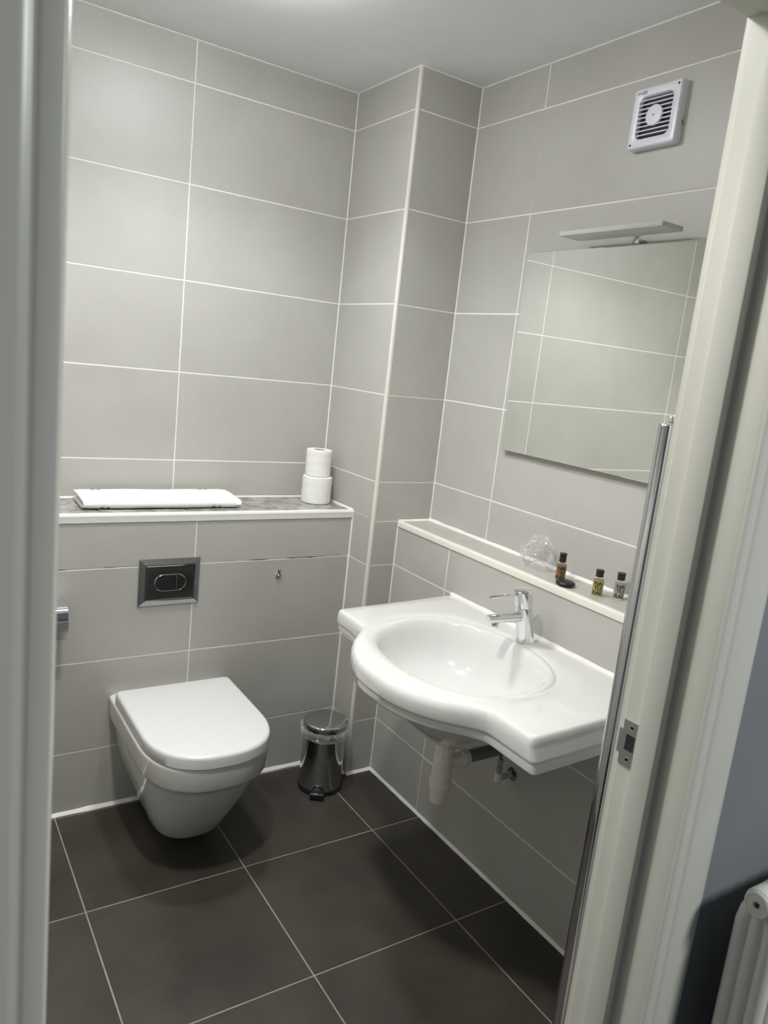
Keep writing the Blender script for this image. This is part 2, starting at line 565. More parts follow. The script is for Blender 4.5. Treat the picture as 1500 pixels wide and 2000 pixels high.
# white trim along the front of the ledge, cream trim along the shelf
bm = bmesh.new()
for s0, s1 in ((XL, 0.0),):
    prof = [(YBOX + 0.014, LEDGE - 0.005), (YBOX + 0.014, LEDGE + 0.0014), (YBOX + 0.002, LEDGE + 0.0018), (YBOX - 0.0035, LEDGE - 0.0004), (YBOX - 0.0055, LEDGE - 0.0055), (YBOX - 0.0050, LEDGE - 0.0085), (YBOX - 0.0042, LEDGE - 0.025), (YBOX - 0.002, LEDGE - 0.0268), (YBOX + 0.004, LEDGE - 0.0268)]
    loft(bm, [[(s0, y, z) for y, z in prof], [(s1, y, z) for y, z in prof]])
trim(bm, M_TRIMW, 25)
bm = bmesh.new()
prof = [(XS + 0.013, SHELF - 0.005), (XS + 0.013, SHELF + 0.0014), (XS + 0.002, SHELF + 0.0016), (XS - 0.003, SHELF - 0.001), (XS - 0.0045, SHELF - 0.006), (XS - 0.004, SHELF - 0.0185), (XS - 0.001, SHELF - 0.0195), (XS + 0.004, SHELF - 0.0195)]
loft(bm, [[(x, -0.001, z) for x, z in prof], [(x, YF, z) for x, z in prof]])
trim(bm, M_CREAM, 25)

# ------------------------------------------------------------------ door lining and architrave
door = bpy.data.objects.new('door_1', None)
COL.objects.link(door)
struct(door)
YI = -1.495 + 0.012


def framed(name, prof, m, parent=door, sides='LRH', smooth=40):
    """Sweep an (offset outwards from the opening, y) profile up the jambs and across the head."""
    if 'R' in sides:
        bm = bmesh.new()
        loft(bm, [[(JR + o, y, 0.0) for o, y in prof], [(JR + o, y, HEAD + o) for o, y in prof]])
        obj(name, bm, m, parent, smooth)
    if 'L' in sides:
        bm = bmesh.new()
        loft(bm, [[(JL - o, y, 0.0) for o, y in prof], [(JL - o, y, HEAD + o) for o, y in prof]])
        obj(name, bm, m, parent, smooth)
    if 'H' in sides:
        bm = bmesh.new()
        loft(bm, [[(JL - o, y, HEAD + o) for o, y in prof], [(JR + o, y, HEAD + o) for o, y in prof]])
        obj(name, bm, m, parent, smooth)


framed('lining', [(0.002, -1.4945), (0.0, -1.4965), (0.0, -1.560), (0.0085, -1.568), (0.0085, -1.575), (0.0060, -1.588), (0.0025, -1.600), (0.0005, -1.610), (0.0, -1.618), (0.0015, -1.6195), (0.03, -1.6195), (0.03, -1.485), (0.004, -1.485), (0.004, -1.4935)], M_PAINT)
framed('stop', [(0.0015, -1.529), (-0.0085, -1.529), (-0.0118, -1.5315), (-0.012, -1.535), (-0.012, -1.561), (-0.0105, -1.5655), (-0.008, -1.567), (0.0015, -1.567)], M_PAINT)
framed('architrave', [(0.0005, -1.612), (0.0, -1.6215), (0.0012, -1.6240), (0.004, -1.6252), (0.016, -1.6254), (0.0185, -1.6250), (0.0205, -1.6238), (0.0230, -1.6238), (0.0255, -1.6256), (0.030, -1.6268), (0.075, -1.6272), (0.083, -1.6265), (0.090, -1.6245), (0.092, -1.6205), (0.092, -1.612)], M_PAINT, smooth=60)
# strike plate let into the latch-side rebate
bm = bmesh.new()
px = JR - 0.0006
outer = [(-1.4985, 0.9565), (-1.5242, 0.9565), (-1.5242, 1.0285), (-1.4985, 1.0285), (-1.4985, 1.0115), (-1.4935, 1.0100), (-1.4925, 0.9735), (-1.4985, 0.9720)]
cols = [-1.4985, -1.5060, -1.5225, -1.5242]
zs_ = [0.9565, 0.9810, 1.0070, 1.0285]
for i in range(3):
    for k in range(3):
        if i == 1 and k == 1:
            continue
        box(bm, (px - 0.0012, cols[i], zs_[k]), (px + 0.0010, cols[i + 1], zs_[k + 1]))
box(bm, (px - 0.0012, -1.4985, 0.9725), (px + 0.0010, -1.4925, 1.0110))
plate = obj('strike_plate', bm, M_BRUSHED, door)
plate['label'] = 'brushed steel strike plate'
bm = bmesh.new()
box(bm, (px - 0.0004, -1.5060, 0.9810), (px + 0.0006, -1.5225, 1.0070))
obj('latch_hole', bm, M_DARK, plate)
for zz in (0.9665, 1.0185):
    bm = bmesh.new()
    lathe(bm, [(0.0042, -0.0022), (0.0036, -0.0026), (0.0014, -0.0019)], 16, (px + 0.001, -1.5135, zz), 'x')
    obj('screw', bm, M_DCHROME, plate, 30)

# ------------------------------------------------------------------ toilet
TX = -0.650
toilet = thing('toilet', 'white wall-hung toilet with closed lid below the flush plate', 'toilet', (TX, YBOX, 0.043))


def dshape(w, yb, yf, z, n=64, e=2.45, k=1.12, rc=0.012):
    """D-shaped outline: straight back and sides, rounded front, in toilet-local coordinates."""
    L = min(w * k, (yb - yf) * 0.85)
    ys = yf + L
    pts = []
    m = 10
    for i in range(m):
        pts.append((-w + (0 if i else 0), yb - rc - (yb - rc - ys) * i / m))
    q = n - 2 * m - 4
    for i in range(q + 1):
        t = math.pi * i / q
        cx, sy = -math.cos(t), math.sin(t)
        pts.append((w * math.copysign(abs(cx) ** (2 / e), cx), ys - L * abs(sy) ** (2 / e)))
    for i in range(1, m + 1):
        pts.append((w, ys + (yb - rc - ys) * i / m))
    pts.append((w - rc * 0.3, yb - rc * 0.3))
    pts.append((w - rc, yb))
    pts.append((-w + rc, yb))
    pts.append((-w + rc * 0.3, yb - rc * 0.3))
    return [Vector((x, y, z)) for x, y in pts]


def ty(yworld):
    return yworld - YBOX


Z0 = 0.06
bm = bmesh.new()
rings = [dshape(.066, 0, ty(-.172), .000), dshape(.084, 0, ty(-.192), .002), dshape(.096, 0, ty(-.210), .010), dshape(.108, 0, ty(-.228), .028), dshape(.127, 0, ty(-.260), .078), dshape(.145, 0, ty(-.298), .133),
         dshape(.159, 0, ty(-.334), .193), dshape(.1675, 0, ty(-.364), .245), dshape(.1705, 0, ty(-.3765), .264), dshape(.1745, 0, ty(-.383), .2690), dshape(.1800, 0, ty(-.391), .2720), dshape(.1840, 0, ty(-.3970), .2765), dshape(.1862, 0, ty(-.4005), .284),
         dshape(.1885, 0, ty(-.4045), .336), dshape(.1890, 0, ty(-.405), .344), dshape(.187, 0, ty(-.403), .3475), dshape(.180, 0, ty(-.396), .3490), dshape(.100, 0, ty(-.30), .3490)]
# tuck the lower back in towards the wall bracket
for r_ in rings[:10]:
    for p in r_:
        k = max(0.0, 1 + p.y / 0.30)
        p.x *= 1 + 0.10 * k * (1 - p.z / 0.27)
        p.z += 0.045 * k * k * (1 - p.z / 0.27)
loft(bm, rings)
obj('pan', bm, M_CERAMIC, toilet, 50)
bm = bmesh.new()
loft(bm, [dshape(.176, ty(.060), ty(-.396), .3495), dshape(.176, ty(.060), ty(-.396), .354)])
obj('seat', bm, M_SEAT, toilet, 50)
bm = bmesh.new()
lid = [dshape(.1835, ty(.070), ty(-.4085), .3515), dshape(.1850, ty(.071), ty(-.4105), .353), dshape(.1850, ty(.071), ty(-.4105), .379), dshape(.1842, ty(.0705), ty(-.4095), .3835), dshape(.1818, ty(.0685), ty(-.4065), .3872), dshape(.178, ty(.065), ty(-.402), .3892),
       dshape(.172, ty(.060), ty(-.395), .3900), dshape(.100, ty(.0), ty(-.28), .3912), dshape(.03, ty(-.06), ty(-.16), .3915)]
loft(bm, lid)
obj('lid', bm, M_SEAT, toilet, 50)
for sx in (-1, 1):
    bm = bmesh.new()
    lathe(bm, [(.011, .349), (.011, .368), (.009, .372)], 20, (sx * .078, ty(.085), 0))
    obj('hinge', bm, M_CHROME, toilet, 40)

# ------------------------------------------------------------------ flush plate
fl = thing('flush_plate', 'square dark chrome dual flush plate on the boxed wall above the toilet', 'flush plate', (-0.6635, YBOX, 0.757))
W2, H2 = 0.0985, 0.0775


def rect_ring(w, h, y):
    return [Vector((-w, y, -h)), Vector((w, y, -h)), Vector((w, y, h)), Vector((-w, y, h))]


bm = bmesh.new()
loft(bm, [rect_ring(W2, H2, 0.0005), rect_ring(W2, H2, -.0035), rect_ring(W2 - .0015, H2 - .0015, -.0050), rect_ring(W2 - .0180, H2 - .0175, -.0118), rect_ring(W2 - .0205, H2 - .0200, -.0120), rect_ring(W2 - .024, H2 - .0235, -.0108), rect_ring(.03, .02, -.0108)])
obj('face_plate', bm, M_DKCHROME, fl)


def stadium(x0, x1, h, flat_left, flat_right, y, ins=0.0, n=12):
    pts = []
    r = h - ins
    if flat_right:
        pts += [Vector((x1 - ins, y, -r)), Vector((x1 - ins, y, r))]
    else:
        for i in range(n + 1):
            t = -math.pi / 2 + math.pi * i / n
            pts.append(Vector((x1 - h + r * math.cos(t), y, r * math.sin(t))))
    if flat_left:
        pts += [Vector((x0 + ins, y, r)), Vector((x0 + ins, y, -r))]
    else:
        for i in range(n + 1):
            t = math.pi / 2 + math.pi * i / n
            pts.append(Vector((x0 + h + r * math.cos(t), y, r * math.sin(t))))
    return pts


for a0, a1, fL, fR in ((-.050, .0185, False, True), (.0200, .050, True, False)):
    bm = bmesh.new()
    loft(bm, [stadium(a0, a1, .0265, fL, fR, -.0100), stadium(a0, a1, .0265, fL, fR, -.0118), stadium(a0, a1, .0265, fL, fR, -.0128, .0012), stadium(a0, a1, .0265, fL, fR, -.0128, .0045)])
    obj('button', bm, M_DKCHROME, fl, 25)
bm = bmesh.new()
for ins, y in ((0,0),):
    loft(bm, [stadium(-.0515, .0515, .0278, False, False, -.0100), stadium(-.0515, .0515, .0278, False, False, -.0120), stadium(-.0515, .0515, .0278, False, False, -.0124, .0004), stadium(-.0515, .0515, .0278, False, False, -.0120, .0009), stadium(-.0515, .0515, .0278, False, False, -.0100, .0010)])
obj('button_ring', bm, M_CHROME, fl, 25)

# small key valve on the boxed wall
kv = thing('wall_valve', 'small chrome key cap on the boxed wall to the right of the flush plate', 'valve cap', (-0.280, YBOX, 0.7545))
bm = bmesh.new()
lathe(bm, [(.0125, .0), (.0125, -.0028), (.0105, -.0050), (.0085, -.0056), (.0075, -.0042), (.001, -.0040)], 28, (0, 0, 0), 'y')
obj('rosette', bm, M_CHROME, kv, 30)
bm = bmesh.new()
lathe(bm, [(.0048, -.003), (.0048, -.0085), (.0034, -.0098)], 20, (0, 0, -.001), 'y')
obj('plug', bm, M_DCHROME, kv, 30)
bm = bmesh.new()
box(bm, (-.0048, -.012, .0105), (.0048, 0.0, .0205), .0014)
obj('key_tab', bm, M_DCHROME, kv, 30)

# chrome paper holder, half hidden behind the door frame
ph = thing('paper_holder', 'chrome toilet roll holder cover beside the left door frame', 'paper holder', (-1.045, YBOX, 0.70))
bm = bmesh.new()
prof = []
for i in range(9):
    t = math.radians(90 + 85 * i / 8)
    prof.append((-.075 + .030 * math.cos(t) * 0.9, .000 + .028 * math.sin(t)))
outer = [(-.020, .028)] + prof + [(-.103, -.012), (-.1035, -.064)]
inner = [(y + .0022, z - .0016) for y, z in outer][::-1]
loft(bm, [[(-.065, y, z) for y, z in outer + inner], [(.060, y, z) for y, z in outer + inner]])
obj('cover', bm, M_CHROME, ph, 30)
bm = bmesh.new()
box(bm, (-.060, -.1050, -.064), (.0605, -.1020, -.010), .0010)
obj('front_flap', bm, M_BRUSHED, ph, 30)
bm = bmesh.new()
box(bm, (-.066, -.030, .014), (-.010, .001, .034), .003)
obj('bracket', bm, M_CHROME, ph, 30)

# ------------------------------------------------------------------ pedal bin
bn = thing('pedal_bin', 'small chrome pedal bin with clear liner in the corner on the floor', 'bin', (-0.122, -0.024, 0.0))
bm = bmesh.new()
lathe(bm, [(.0790, .000), (.0800, .003), (.0800, .013), (.0780, .016)], 48)
obj('base_ring', bm, M_BLACK, bn, 40)
bm = bmesh.new()
lathe(bm, [(.0765, .012), (.0765, .120), (.0755, .235)], 56, cap1=False)
obj('body', bm, M_DCHROME, bn, 50)
bm = bmesh.new()
lathe(bm, [(.0745, .232), (.0790, .233), (.0800, .236), (.0800, .252), (.0785, .2555), (.0740, .2580), (.050, .2600), (.010, .2608)], 56)
obj('lid', bm, M_DCHROME, bn, 40)
bm = bmesh.new()
rows = []
prof = [(.0768, .236), (.0835, .238), (.0885, .233), (.0890, .224), (.0860, .213), (.0800, .206), (.0772, .209)]
nn = 120
rings = []
for r, h in prof:
    ring = []
    for i in range(nn):
        t = 2 * math.pi * i / nn
        f = (r - .0768) / .012
        wv = noise.noise(Vector((math.cos(t) * 5, math.sin(t) * 5, h * 60))) * .0045 + noise.noise(Vector((math.cos(t) * 16, math.sin(t) * 16, h * 90))) * .0040
        droop = (-.007 * math.cos(t - math.radians(235)) + .006 * noise.noise(Vector((math.cos(t) * 2.5, math.sin(t) * 2.5, 3.3)))) * min(1, f + .3)
        ring.append(((r + wv * max(0, f)) * math.cos(t), (r + wv * max(0, f)) * math.sin(t), h + droop + wv * .8))
    rings.append(ring)
loft(bm, rings, False, False)
obj('liner', bm, M_LINER, bn, 25)
ang = math.radians(236)
bm = bmesh.new()
box(bm, (-.024, -.108, .004), (.024, -.072, .023), .003)
bmesh.ops.rotate(bm, verts=bm.verts[:], cent=(0, 0, 0), matrix=Matrix.Rotation(ang - math.radians(270), 3, 'Z'))
ped = obj('pedal', bm, M_BLACK, bn, 40)
ped['label'] = 'black foot pedal'
bm = bmesh.new()
box(bm, (-.0235, -.1055, .0222), (.0235, -.0985, .0246), .0008)
bmesh.ops.rotate(bm, verts=bm.verts[:], cent=(0, 0, 0), matrix=Matrix.Rotation(ang - math.radians(270), 3, 'Z'))
obj('pedal_edge', bm, M_CHROME, ped, 40)

# ------------------------------------------------------------------ wash basin
YB0, ZB = -0.775, 0.810
basin = thing('wash_basin', 'wide white ceramic wash basin with bowed front on the right wall', 'wash basin', (XS, YB0, ZB))
# outline in (d, s): d outwards from the wall, s towards the doorway; local x = -d, y = -s
half = [(0.0, .578), (.035, .5775), (.07, .574), (.105, .565), (.140, .551), (.172, .533), (.200, .513), (.224, .491), (.243, .472), (.258, .458), (.272, .449), (.288, .4455), (.31, .445), (.35, .445), (.385, .445)]
OFF = .012
right = [(s + OFF, d) for s, d in half] + [(.406, .4445), (.4135, .4415), (.4165, .4345), (.4170, .425), (.414, .33), (.408, .20), (.400, .08), (.397, .0)]
left = [(-s + OFF, d) for s, d in half[1:]] + [(-.390, .4440), (-.3985, .4400), (-.4030, .4310), (-.404, .420), (-.409, .33), (-.416, .20), (-.426, .08), (-.430, .0)]
# the far shoulder turns in more tightly than the near one
poly = left[::-1] + right
closed_poly = poly


def resample(poly, dirs, c):
    """Cast rays from c in each direction onto the closed polygon."""
    out = []
    m = len(poly)
    for ux, uy in dirs:
        best = None
        for i in range(m):
            (ax, ay), (bx, by) = poly[i], poly[(i + 1) % m]
            ex, ey = bx - ax, by - ay
            den = ux * ey - uy * ex
            if abs(den) < 1e-12:
                continue
            t = ((ax - c[0]) * ey - (ay - c[1]) * ex) / den
            s = ((ax - c[0]) * uy - (ay - c[1]) * ux) / den
            if t > 0 and -1e-9 <= s <= 1 + 1e-9:
                if best is None or t > best:
                    best = t
        out.append((c[0] + ux * best, c[1] + uy * best))
    return out


BC = (-.013, .297)
angs = set()
NB = 220
for i in range(NB):
    angs.add(round(2 * math.pi * i / NB, 5))
for s, d in poly:
    angs.add(round(math.atan2(d - BC[1], s - BC[0]) % (2 * math.pi), 5))
angs = sorted(angs)
keep = [angs[0]]
for a in angs[1:]:
    if a - keep[-1] > 0.004:
        keep.append(a)
angs = keep
dirs = [(math.cos(a), math.sin(a)) for a in angs]
OUT = resample(poly, dirs, BC)


def bowl_pt(ux, uy, k=1.0, extra=0.0):
    a, b, e = .240, .188 if uy > 0 else .186, 2.25
    r = (abs(ux / a) ** e + abs(uy / b) ** e) ** (-1 / e)
    return (BC[0] + ux * (r * k + extra), BC[1] + uy * (r * k + extra))


def inset(P, k):
    """Draw the outline in by k (measured across the edge) along the rays to the bowl centre, so that rings never cross."""
    n = len(P)
    out = []
    for i in range(n):
        (ax, ay), (bx, by) = P[i - 1], P[(i + 1) % n]
        tx, tyy = bx - ax, by - ay
        L = math.hypot(tx, tyy) or 1
        nx, ny = -tyy / L, tx / L
        s, d = P[i]
        rx, ry = BC[0] - s, BC[1] - d
        R = math.hypot(rx, ry)
        c = max(0.5, abs((rx * nx + ry * ny) / R))
        if d < 1e-6:
            out.append((s + (rx / R * k if abs(s) > .3 else 0), 0.0))
            continue
        w = 1.0 if abs(s) < .24 else max(.55, 1 - (abs(s) - .24) / .06 * .45)      # tighter edges along the wings
        out.append((s + rx / R * k * w / c, d + ry / R * k * w / c))
    return out


def ring3(P, z):
    return [Vector((-d, -s, z)) for s, d in P]


def skirt(P, z):
    """Ring of the apron: its near end flares out a little towards the bottom, its far wing is shallower."""
    out = []
    for s, d in P:
        zz = z
        if s > .36:
            s += .018 * min(1.0, (s - .36) / .04) * (-z / .074)
        if s < -.27:
            zz = z * (1 - .22 * min(1.0, (-.27 - s) / .04))
        out.append(Vector((-d, -s, zz)))
    return out


def bead(P, z, z_front):
    """Ring whose height blends from z at the back of the bowl to z_front along the broad front rim."""
    out = []
    for (s, d), (ux, uy) in zip(P, dirs):
        t = min(1.0, max(0.0, (uy + .25) / .75))
        t = t * t * (3 - 2 * t)
        out.append(Vector((-d, -s, z * (1 - t) + z_front * t)))
    return out


def mixp(P, Q, t):
    return [(a[0] * (1 - t) + b[0] * t, a[1] * (1 - t) + b[1] * t) for a, b in zip(P, Q)]


B = lambda k=1.0, ex=0.0: [bowl_pt(ux, uy, k, ex) for ux, uy in dirs]
SK = -.074
under = [(s, max(d, 0.0)) for s, d in B(1.0, .022)]
dr = (BC[0] + .0, .300)


def drain_ring(r):
    return [(dr[0] + ux * r, dr[1] + uy * r) for ux, uy in dirs]


rings = [ring3(drain_ring(.022), -.256), ring3(drain_ring(.026), -.256), ring3(drain_ring(.036), -.250), ring3(mixp(drain_ring(.05), B(.40), .5), -.232), ring3(mixp(B(.60), drain_ring(.06), .2), -.200), ring3(B(.76, .01), -.155), ring3(B(.90, .016), -.115), ring3(B(.98, .02), -.090),
         skirt(mixp(B(1.0, .024), inset(OUT, .014), .12), -.070), skirt(mixp(B(1.0, .024), inset(OUT, .018), .90), -.066), skirt(inset(OUT, .0150), -.0700), skirt(inset(OUT, .0125), SK), skirt(inset(OUT, .0090), SK), skirt(inset(OUT, .0070), SK + .003),
         skirt(inset(OUT, .0066), -.0560), skirt(inset(OUT, .0062), -.0530), skirt(inset(OUT, .0016), -.0500), skirt(OUT, -.0455), ring3(OUT, -.024), ring3(inset(OUT, .0008), -.0180), ring3(inset(OUT, .0030), -.0115), ring3(inset(OUT, .0068), -.0058), ring3(inset(OUT, .0120), -.0020), ring3(inset(OUT, .0185), -.0004)]
lim = 0
top = inset(OUT, .022)
rings += [ring3(mixp(top, B(1, .034), .25), 0.0), ring3(mixp(top, B(1, .034), .75), 0.0), bead(B(1, .0340), -.0002, .0), bead(B(1, .0300), -.0030, -.0002), bead(B(1, .0265), -.0034, -.0006), bead(B(1, .0225), .0000, -.0014), bead(B(1, .0175), .0026, -.0027), bead(B(1, .0110), .0022, -.0050), bead(B(1, .0050), -.0015, -.0085), bead(B(1, .0010), -.0075, -.0120), bead(B(.985), -.016, -.0185),
          ring3(B(.965), -.028), ring3(B(.935), -.052), ring3(B(.89), -.080), ring3(B(.82), -.105), ring3(B(.71), -.126), ring3(B(.56), -.140), ring3(B(.38), -.148), ring3(mixp(B(.22), drain_ring(.045), .5), -.152), ring3(drain_ring(.026), -.154), ring3(drain_ring(.010), -.156)]
bm = bmesh.new()
loft(bm, rings)
obj('bowl', bm, M_CERAMIC, basin, 60)
bm = bmesh.new()
lathe(bm, [(.031, -.1545), (.031, -.150), (.027, -.1485), (.022, -.1495), (.021, -.147), (.012, -.1455), (.002, -.145)], 32, (-dr[1], -dr[0], 0))
obj('drain_plug', bm, M_CHROME, basin, 30)
# sealant line where basin meets the tiles
fillet((XS, YB0 + .430, ZB), (XS, YB0 - .396, ZB), -X_, Z_, 0.0085, wob=0.3)

# ------------------------------------------------------------------ basin tap
tap = thing('basin_tap', 'chrome single lever mixer tap standing on the basin', 'tap', (0.052, -0.755, ZB + 0.0002))
LEAN = -.235


def lean(bm):
    for v in bm.verts:
        v.co.x += LEAN * v.co.z


bm = bmesh.new()
lathe(bm, [(.0255, .0), (.0255, .003), (.0246, .006), (.0240, .050), (.0236, .100), (.0232, .1012)], 44)
lean(bm)
obj('body', bm, M_CHROME, tap, 35)
bm = bmesh.new()
lathe(bm, [(.0228, .1012), (.0242, .1022), (.0246, .146), (.0238, .1495), (.0212, .1515), (.010, .1530), (.002, .1533)], 44)
for v in bm.verts:
    if v.co.z > .14:
        v.co.z += .10 * v.co.x
lean(bm)
cap_ = obj('cartridge_cap', bm, M_CHROME, tap, 35)
bm = bmesh.new()
tube(bm, [(-.012 + LEAN * .077, 0, .074), (-.05, 0, .0755), (-.100, 0, .0770), (-.140, 0, .078), (-.1465, 0, .0782)], [.0150, .0138, .0128, .0124, .0112], 28)
for v in bm.verts:                                                 # slanted spout end
    if v.co.x < -.12:
        v.co.x += (.0782 - v.co.z) * .55
obj('spout', bm, M_CHROME, tap, 35)
bm = bmesh.new()
tube(bm, [(-.118, 0, .070), (-.1205, 0, .060), (-.1215, 0, .0555)], [.0090, .0090, .0084], 24)
obj('aerator', bm, M_DCHROME, tap, 35)
bm = bmesh.new()
lathe(bm, [(.007, 0), (.0065, -.008), (.0045, -.011)], 20, (-.0215 + LEAN * .138, 0, .1385), 'x')
tube(bm, [(-.030 + LEAN * .138, 0, .1385), (-.080, 0, .1388), (-.148, 0, .1392), (-.1495, 0, .1392)], [.0044, .0044, .0044, .0036], 16)
obj('lever', bm, M_CHROME, tap, 35)
bm = bmesh.new()
tube(bm, [(.022, 0, .004), (.0215, 0, .055), (.0225, 0, .062), (.030, 0, .069), (.036, 0, .0715)], .0021, 10)
obj('pop_up_rod', bm, M_CHROME, tap, 35)

# ------------------------------------------------------------------ trap and valve below the basin
DX, DY = XS - dr[1], YB0 - dr[0]
trap = thing('bottle_trap', 'off-white plastic bottle trap hanging under the basin', 'trap', (DX, DY, 0.385))
bm = bmesh.new()
lathe(bm, [(.0195, .128), (.0225, .129), (.0245, .134), (.0245, .160), (.0225, .166), (.0200, .169)], 10)
obj('inlet_nut', bm, M_PIPE, trap, 20)
bm = bmesh.new()
lathe(bm, [(.0225, .140), (.0245, .138), (.0252, .130), (.0262, .100), (.0275, .064), (.0275, .060)], 40)
obj('body', bm, M_PIPE, trap, 35)
bm = bmesh.new()
lathe(bm, [(.0280, .064), (.0300, .063), (.0302, .058), (.0288, .0565), (.0288, .0545), (.0300, .053), (.0298, .049), (.0270, .048)], 44)
obj('collar', bm, M_PIPE, trap, 25)
bm = bmesh.new()
nr = 80
rings = []
for r, h in ((.0255, .049), (.0270, .047), (.0265, .034), (.0245, .032)):
    rings.append([((r + (.0009 if (i // 2) % 2 else 0)) * math.cos(2 * math.pi * i / nr), (r + (.0009 if (i // 2) % 2 else 0)) * math.sin(2 * math.pi * i / nr), h) for i in range(nr)])
loft(bm, rings)
obj('ribbed_ring', bm, M_PIPE, trap, 20)
bm = bmesh.new()
lathe(bm, [(.0245, .034), (.0238, .006), (.0225, .0015), (.0200, .0)], 40)
obj('cup', bm, M_PIPE, trap, 35)
bm = bmesh.new()
tube(bm, [(.015, 0, .112), (.040, 0, .112), (.058, 0, .113)], [.019, .020, .020], 24)
obj('outlet_elbow', bm, M_PIPE, trap, 35)
bm = bmesh.new()
lathe(bm, [(.020, .058), (.0255, .0585), (.0260, .062), (.0245, .064), (.0235, .080), (.0200, .082)], 28, (0, 0, .113), 'x')
obj('outlet_nut', bm, M_PIPE, trap, 25)
bm = bmesh.new()
tube(bm, [(.078, 0, .113), (XS - DX - .002, 0, .113)], .0175, 24)
op = obj('outlet_pipe', bm, M_PIPEG, trap, 35)
op['label'] = 'grey outlet pipe running into the wall'

vlv = thing('supply_valve', 'chrome isolating valve with braided hose beside the bottle trap', 'valve', (0.055, -0.728, 0.368))
bm = bmesh.new()
tube(bm, [(0, 0, .062), (-.001, .002, .10), (-.004, .004, .17), (-.002, .000, .25), (.006, -.006, .330)], .0058, 14)
obj('hose', bm, M_PIPEG, vlv, 35)
bm = bmesh.new()
lathe(bm, [(.0075, .072), (.0092, .071), (.0092, .058), (.0078, .056), (.0078, .050), (.0094, .049), (.0094, .034), (.0080, .032), (.0080, .020)], 6)
obj('valve_body', bm, M_DCHROME, vlv, 20)
bm = bmesh.new()
lathe(bm, [(.0075, .026), (.0105, .022), (.0120, .010), (.0105, .000), (.006, -.004)], 24)
obj('elbow_cap', bm, M_PIPE, vlv, 35)
bm = bmesh.new()
tube(bm, [(.004, 0, .011), (XS - .055 - .006, 0, .011)], .0088, 20)
obj('supply_pipe', bm, M_DCHROME, vlv, 35)
bm = bmesh.new()
lathe(bm, [(.0200, XS - .055), (.0200, XS - .0425), (.0165, XS - .0465), (.0095, XS - .048)], 28, (0, 0, .011), 'x')
obj('wall_rosette', bm, M_DCHROME, vlv, 35)

# ------------------------------------------------------------------ mirror
MX = 0.229
mir = thing('mirror', 'frameless square mirror above the shelf on the right wall', 'mirror', (XW, -0.676, 1.590))
MH = 0.3015
MW = 0.325
bm = bmesh.new()
box(bm, (MX - XW + .0050, -.270, -.270), (-.0005, .290, .270))
obj('backing', bm, M_DARK, mir)


def yz_ring(w, h, x):
    return [Vector((x, w, -h)), Vector((x, -w, -h)), Vector((x, -w, h)), Vector((x, w, h))]


bm = bmesh.new()
loft(bm, [yz_ring(MW, MH, MX - XW + .0055), yz_ring(MW, MH, MX - XW + .0006)])
obj('glass_edge', bm, M_EDGE, mir)
bm = bmesh.new()
loft(bm, [yz_ring(MW - .0003, MH - .0003, MX - XW + .0004), yz_ring(MW - .0012, MH - .0012, MX - XW)])
obj('mirror_face', bm, M_MIRROR, mir)

# ------------------------------------------------------------------ lamp over the mirror
lamp = thing('mirror_lamp', 'frosted bar lamp on a chrome bracket above the mirror', 'lamp', (XW, -0.735, 1.905))
bm = bmesh.new()
box(bm, (.1345 - XW, -.1755, .0035), (.2135 - XW, .163, .0155), .0012)
obj('diffuser_plate', bm, M_FROST, lamp, 30)
bm = bmesh.new()
box(bm, (-.030, -.040, -.0125), (-.023, -.028, .0060), .0008)
obj('bracket', bm, M_CHROME, lamp, 30)
bm = bmesh.new()
box(bm, (-.0235, -.040, -.0125), (-.0005, -.028, -.0020), .001)
obj('wall_mount', bm, M_BRUSHED, lamp, 30)
bm = bmesh.new()
lathe(bm, [(.0060, .0150), (.0060, .0235), (.0045, .0250)], 16, (-.035, .014, 0))
obj('top_screw', bm, M_DCHROME, lamp, 30)

# ------------------------------------------------------------------ extractor fan
fan = thing('extractor_fan', 'square white extractor fan with slatted grille high on the right wall', 'fan', (XW, -0.7535, 2.2045))
FW = .0735


def sq_ring(w, r, x, n=5):
    return [Vector((x, -a, b)) for a, b in rrect(2 * w, 2 * w, r, n)]


def circ_for(ring, rad, x, sx=1.0, sz=1.0):
    out = []
    for p in ring:
        t = math.atan2(p.z, p.y)
        out.append(Vector((x, rad * sx * math.cos(t), rad * sz * math.sin(t))))
    return out


base = sq_ring(FW, .008, -.0005, 12)
GW = .0515
bm = bmesh.new()
loft(bm, [base, sq_ring(FW, .008, -.019, 12), sq_ring(FW - .0012, .008, -.0225, 12), sq_ring(FW - .0035, .007, -.0245, 12), sq_ring(FW - .007, .006, -.0250, 12), sq_ring(GW + .001, .016, -.0250, 12), sq_ring(GW, .016, -.0244, 12), sq_ring(GW - .0005, .016, -.0120, 12)], True, False)
obj('casing', bm, M_FAN, fan, 30)
bm = bmesh.new()
loft(bm, [sq_ring(GW, .016, -.0065, 12), sq_ring(.02, .006, -.0064, 12)], False, True)
obj('duct', bm, M_PIPEG, fan)
for k in range(9):
    zc = -.0420 + .0105 * k
    hw = GW + .0004 - (.0 if abs(zc) < .038 else .004)
    bm = bmesh.new()
    pf = [(-.0252, zc + .0010), (-.0252, zc - .0012), (-.0238, zc - .0018), (-.0130, zc + .0040), (-.0130, zc + .0056)]
    loft(bm, [[(x, -hw, z) for x, z in pf], [(x, hw, z) for x, z in pf]])
    obj('slat', bm, M_FAN, fan)
bm = bmesh.new()
lathe(bm, [(.0245, -.0200), (.0250, -.0255), (.0240, -.0268), (.0030, -.0274), (.0028, -.0264), (.0005, -.0264)], 40, (0, 0, .001), 'x')
obj('hub_disc', bm, M_FAN, fan, 30)
bm = bmesh.new()
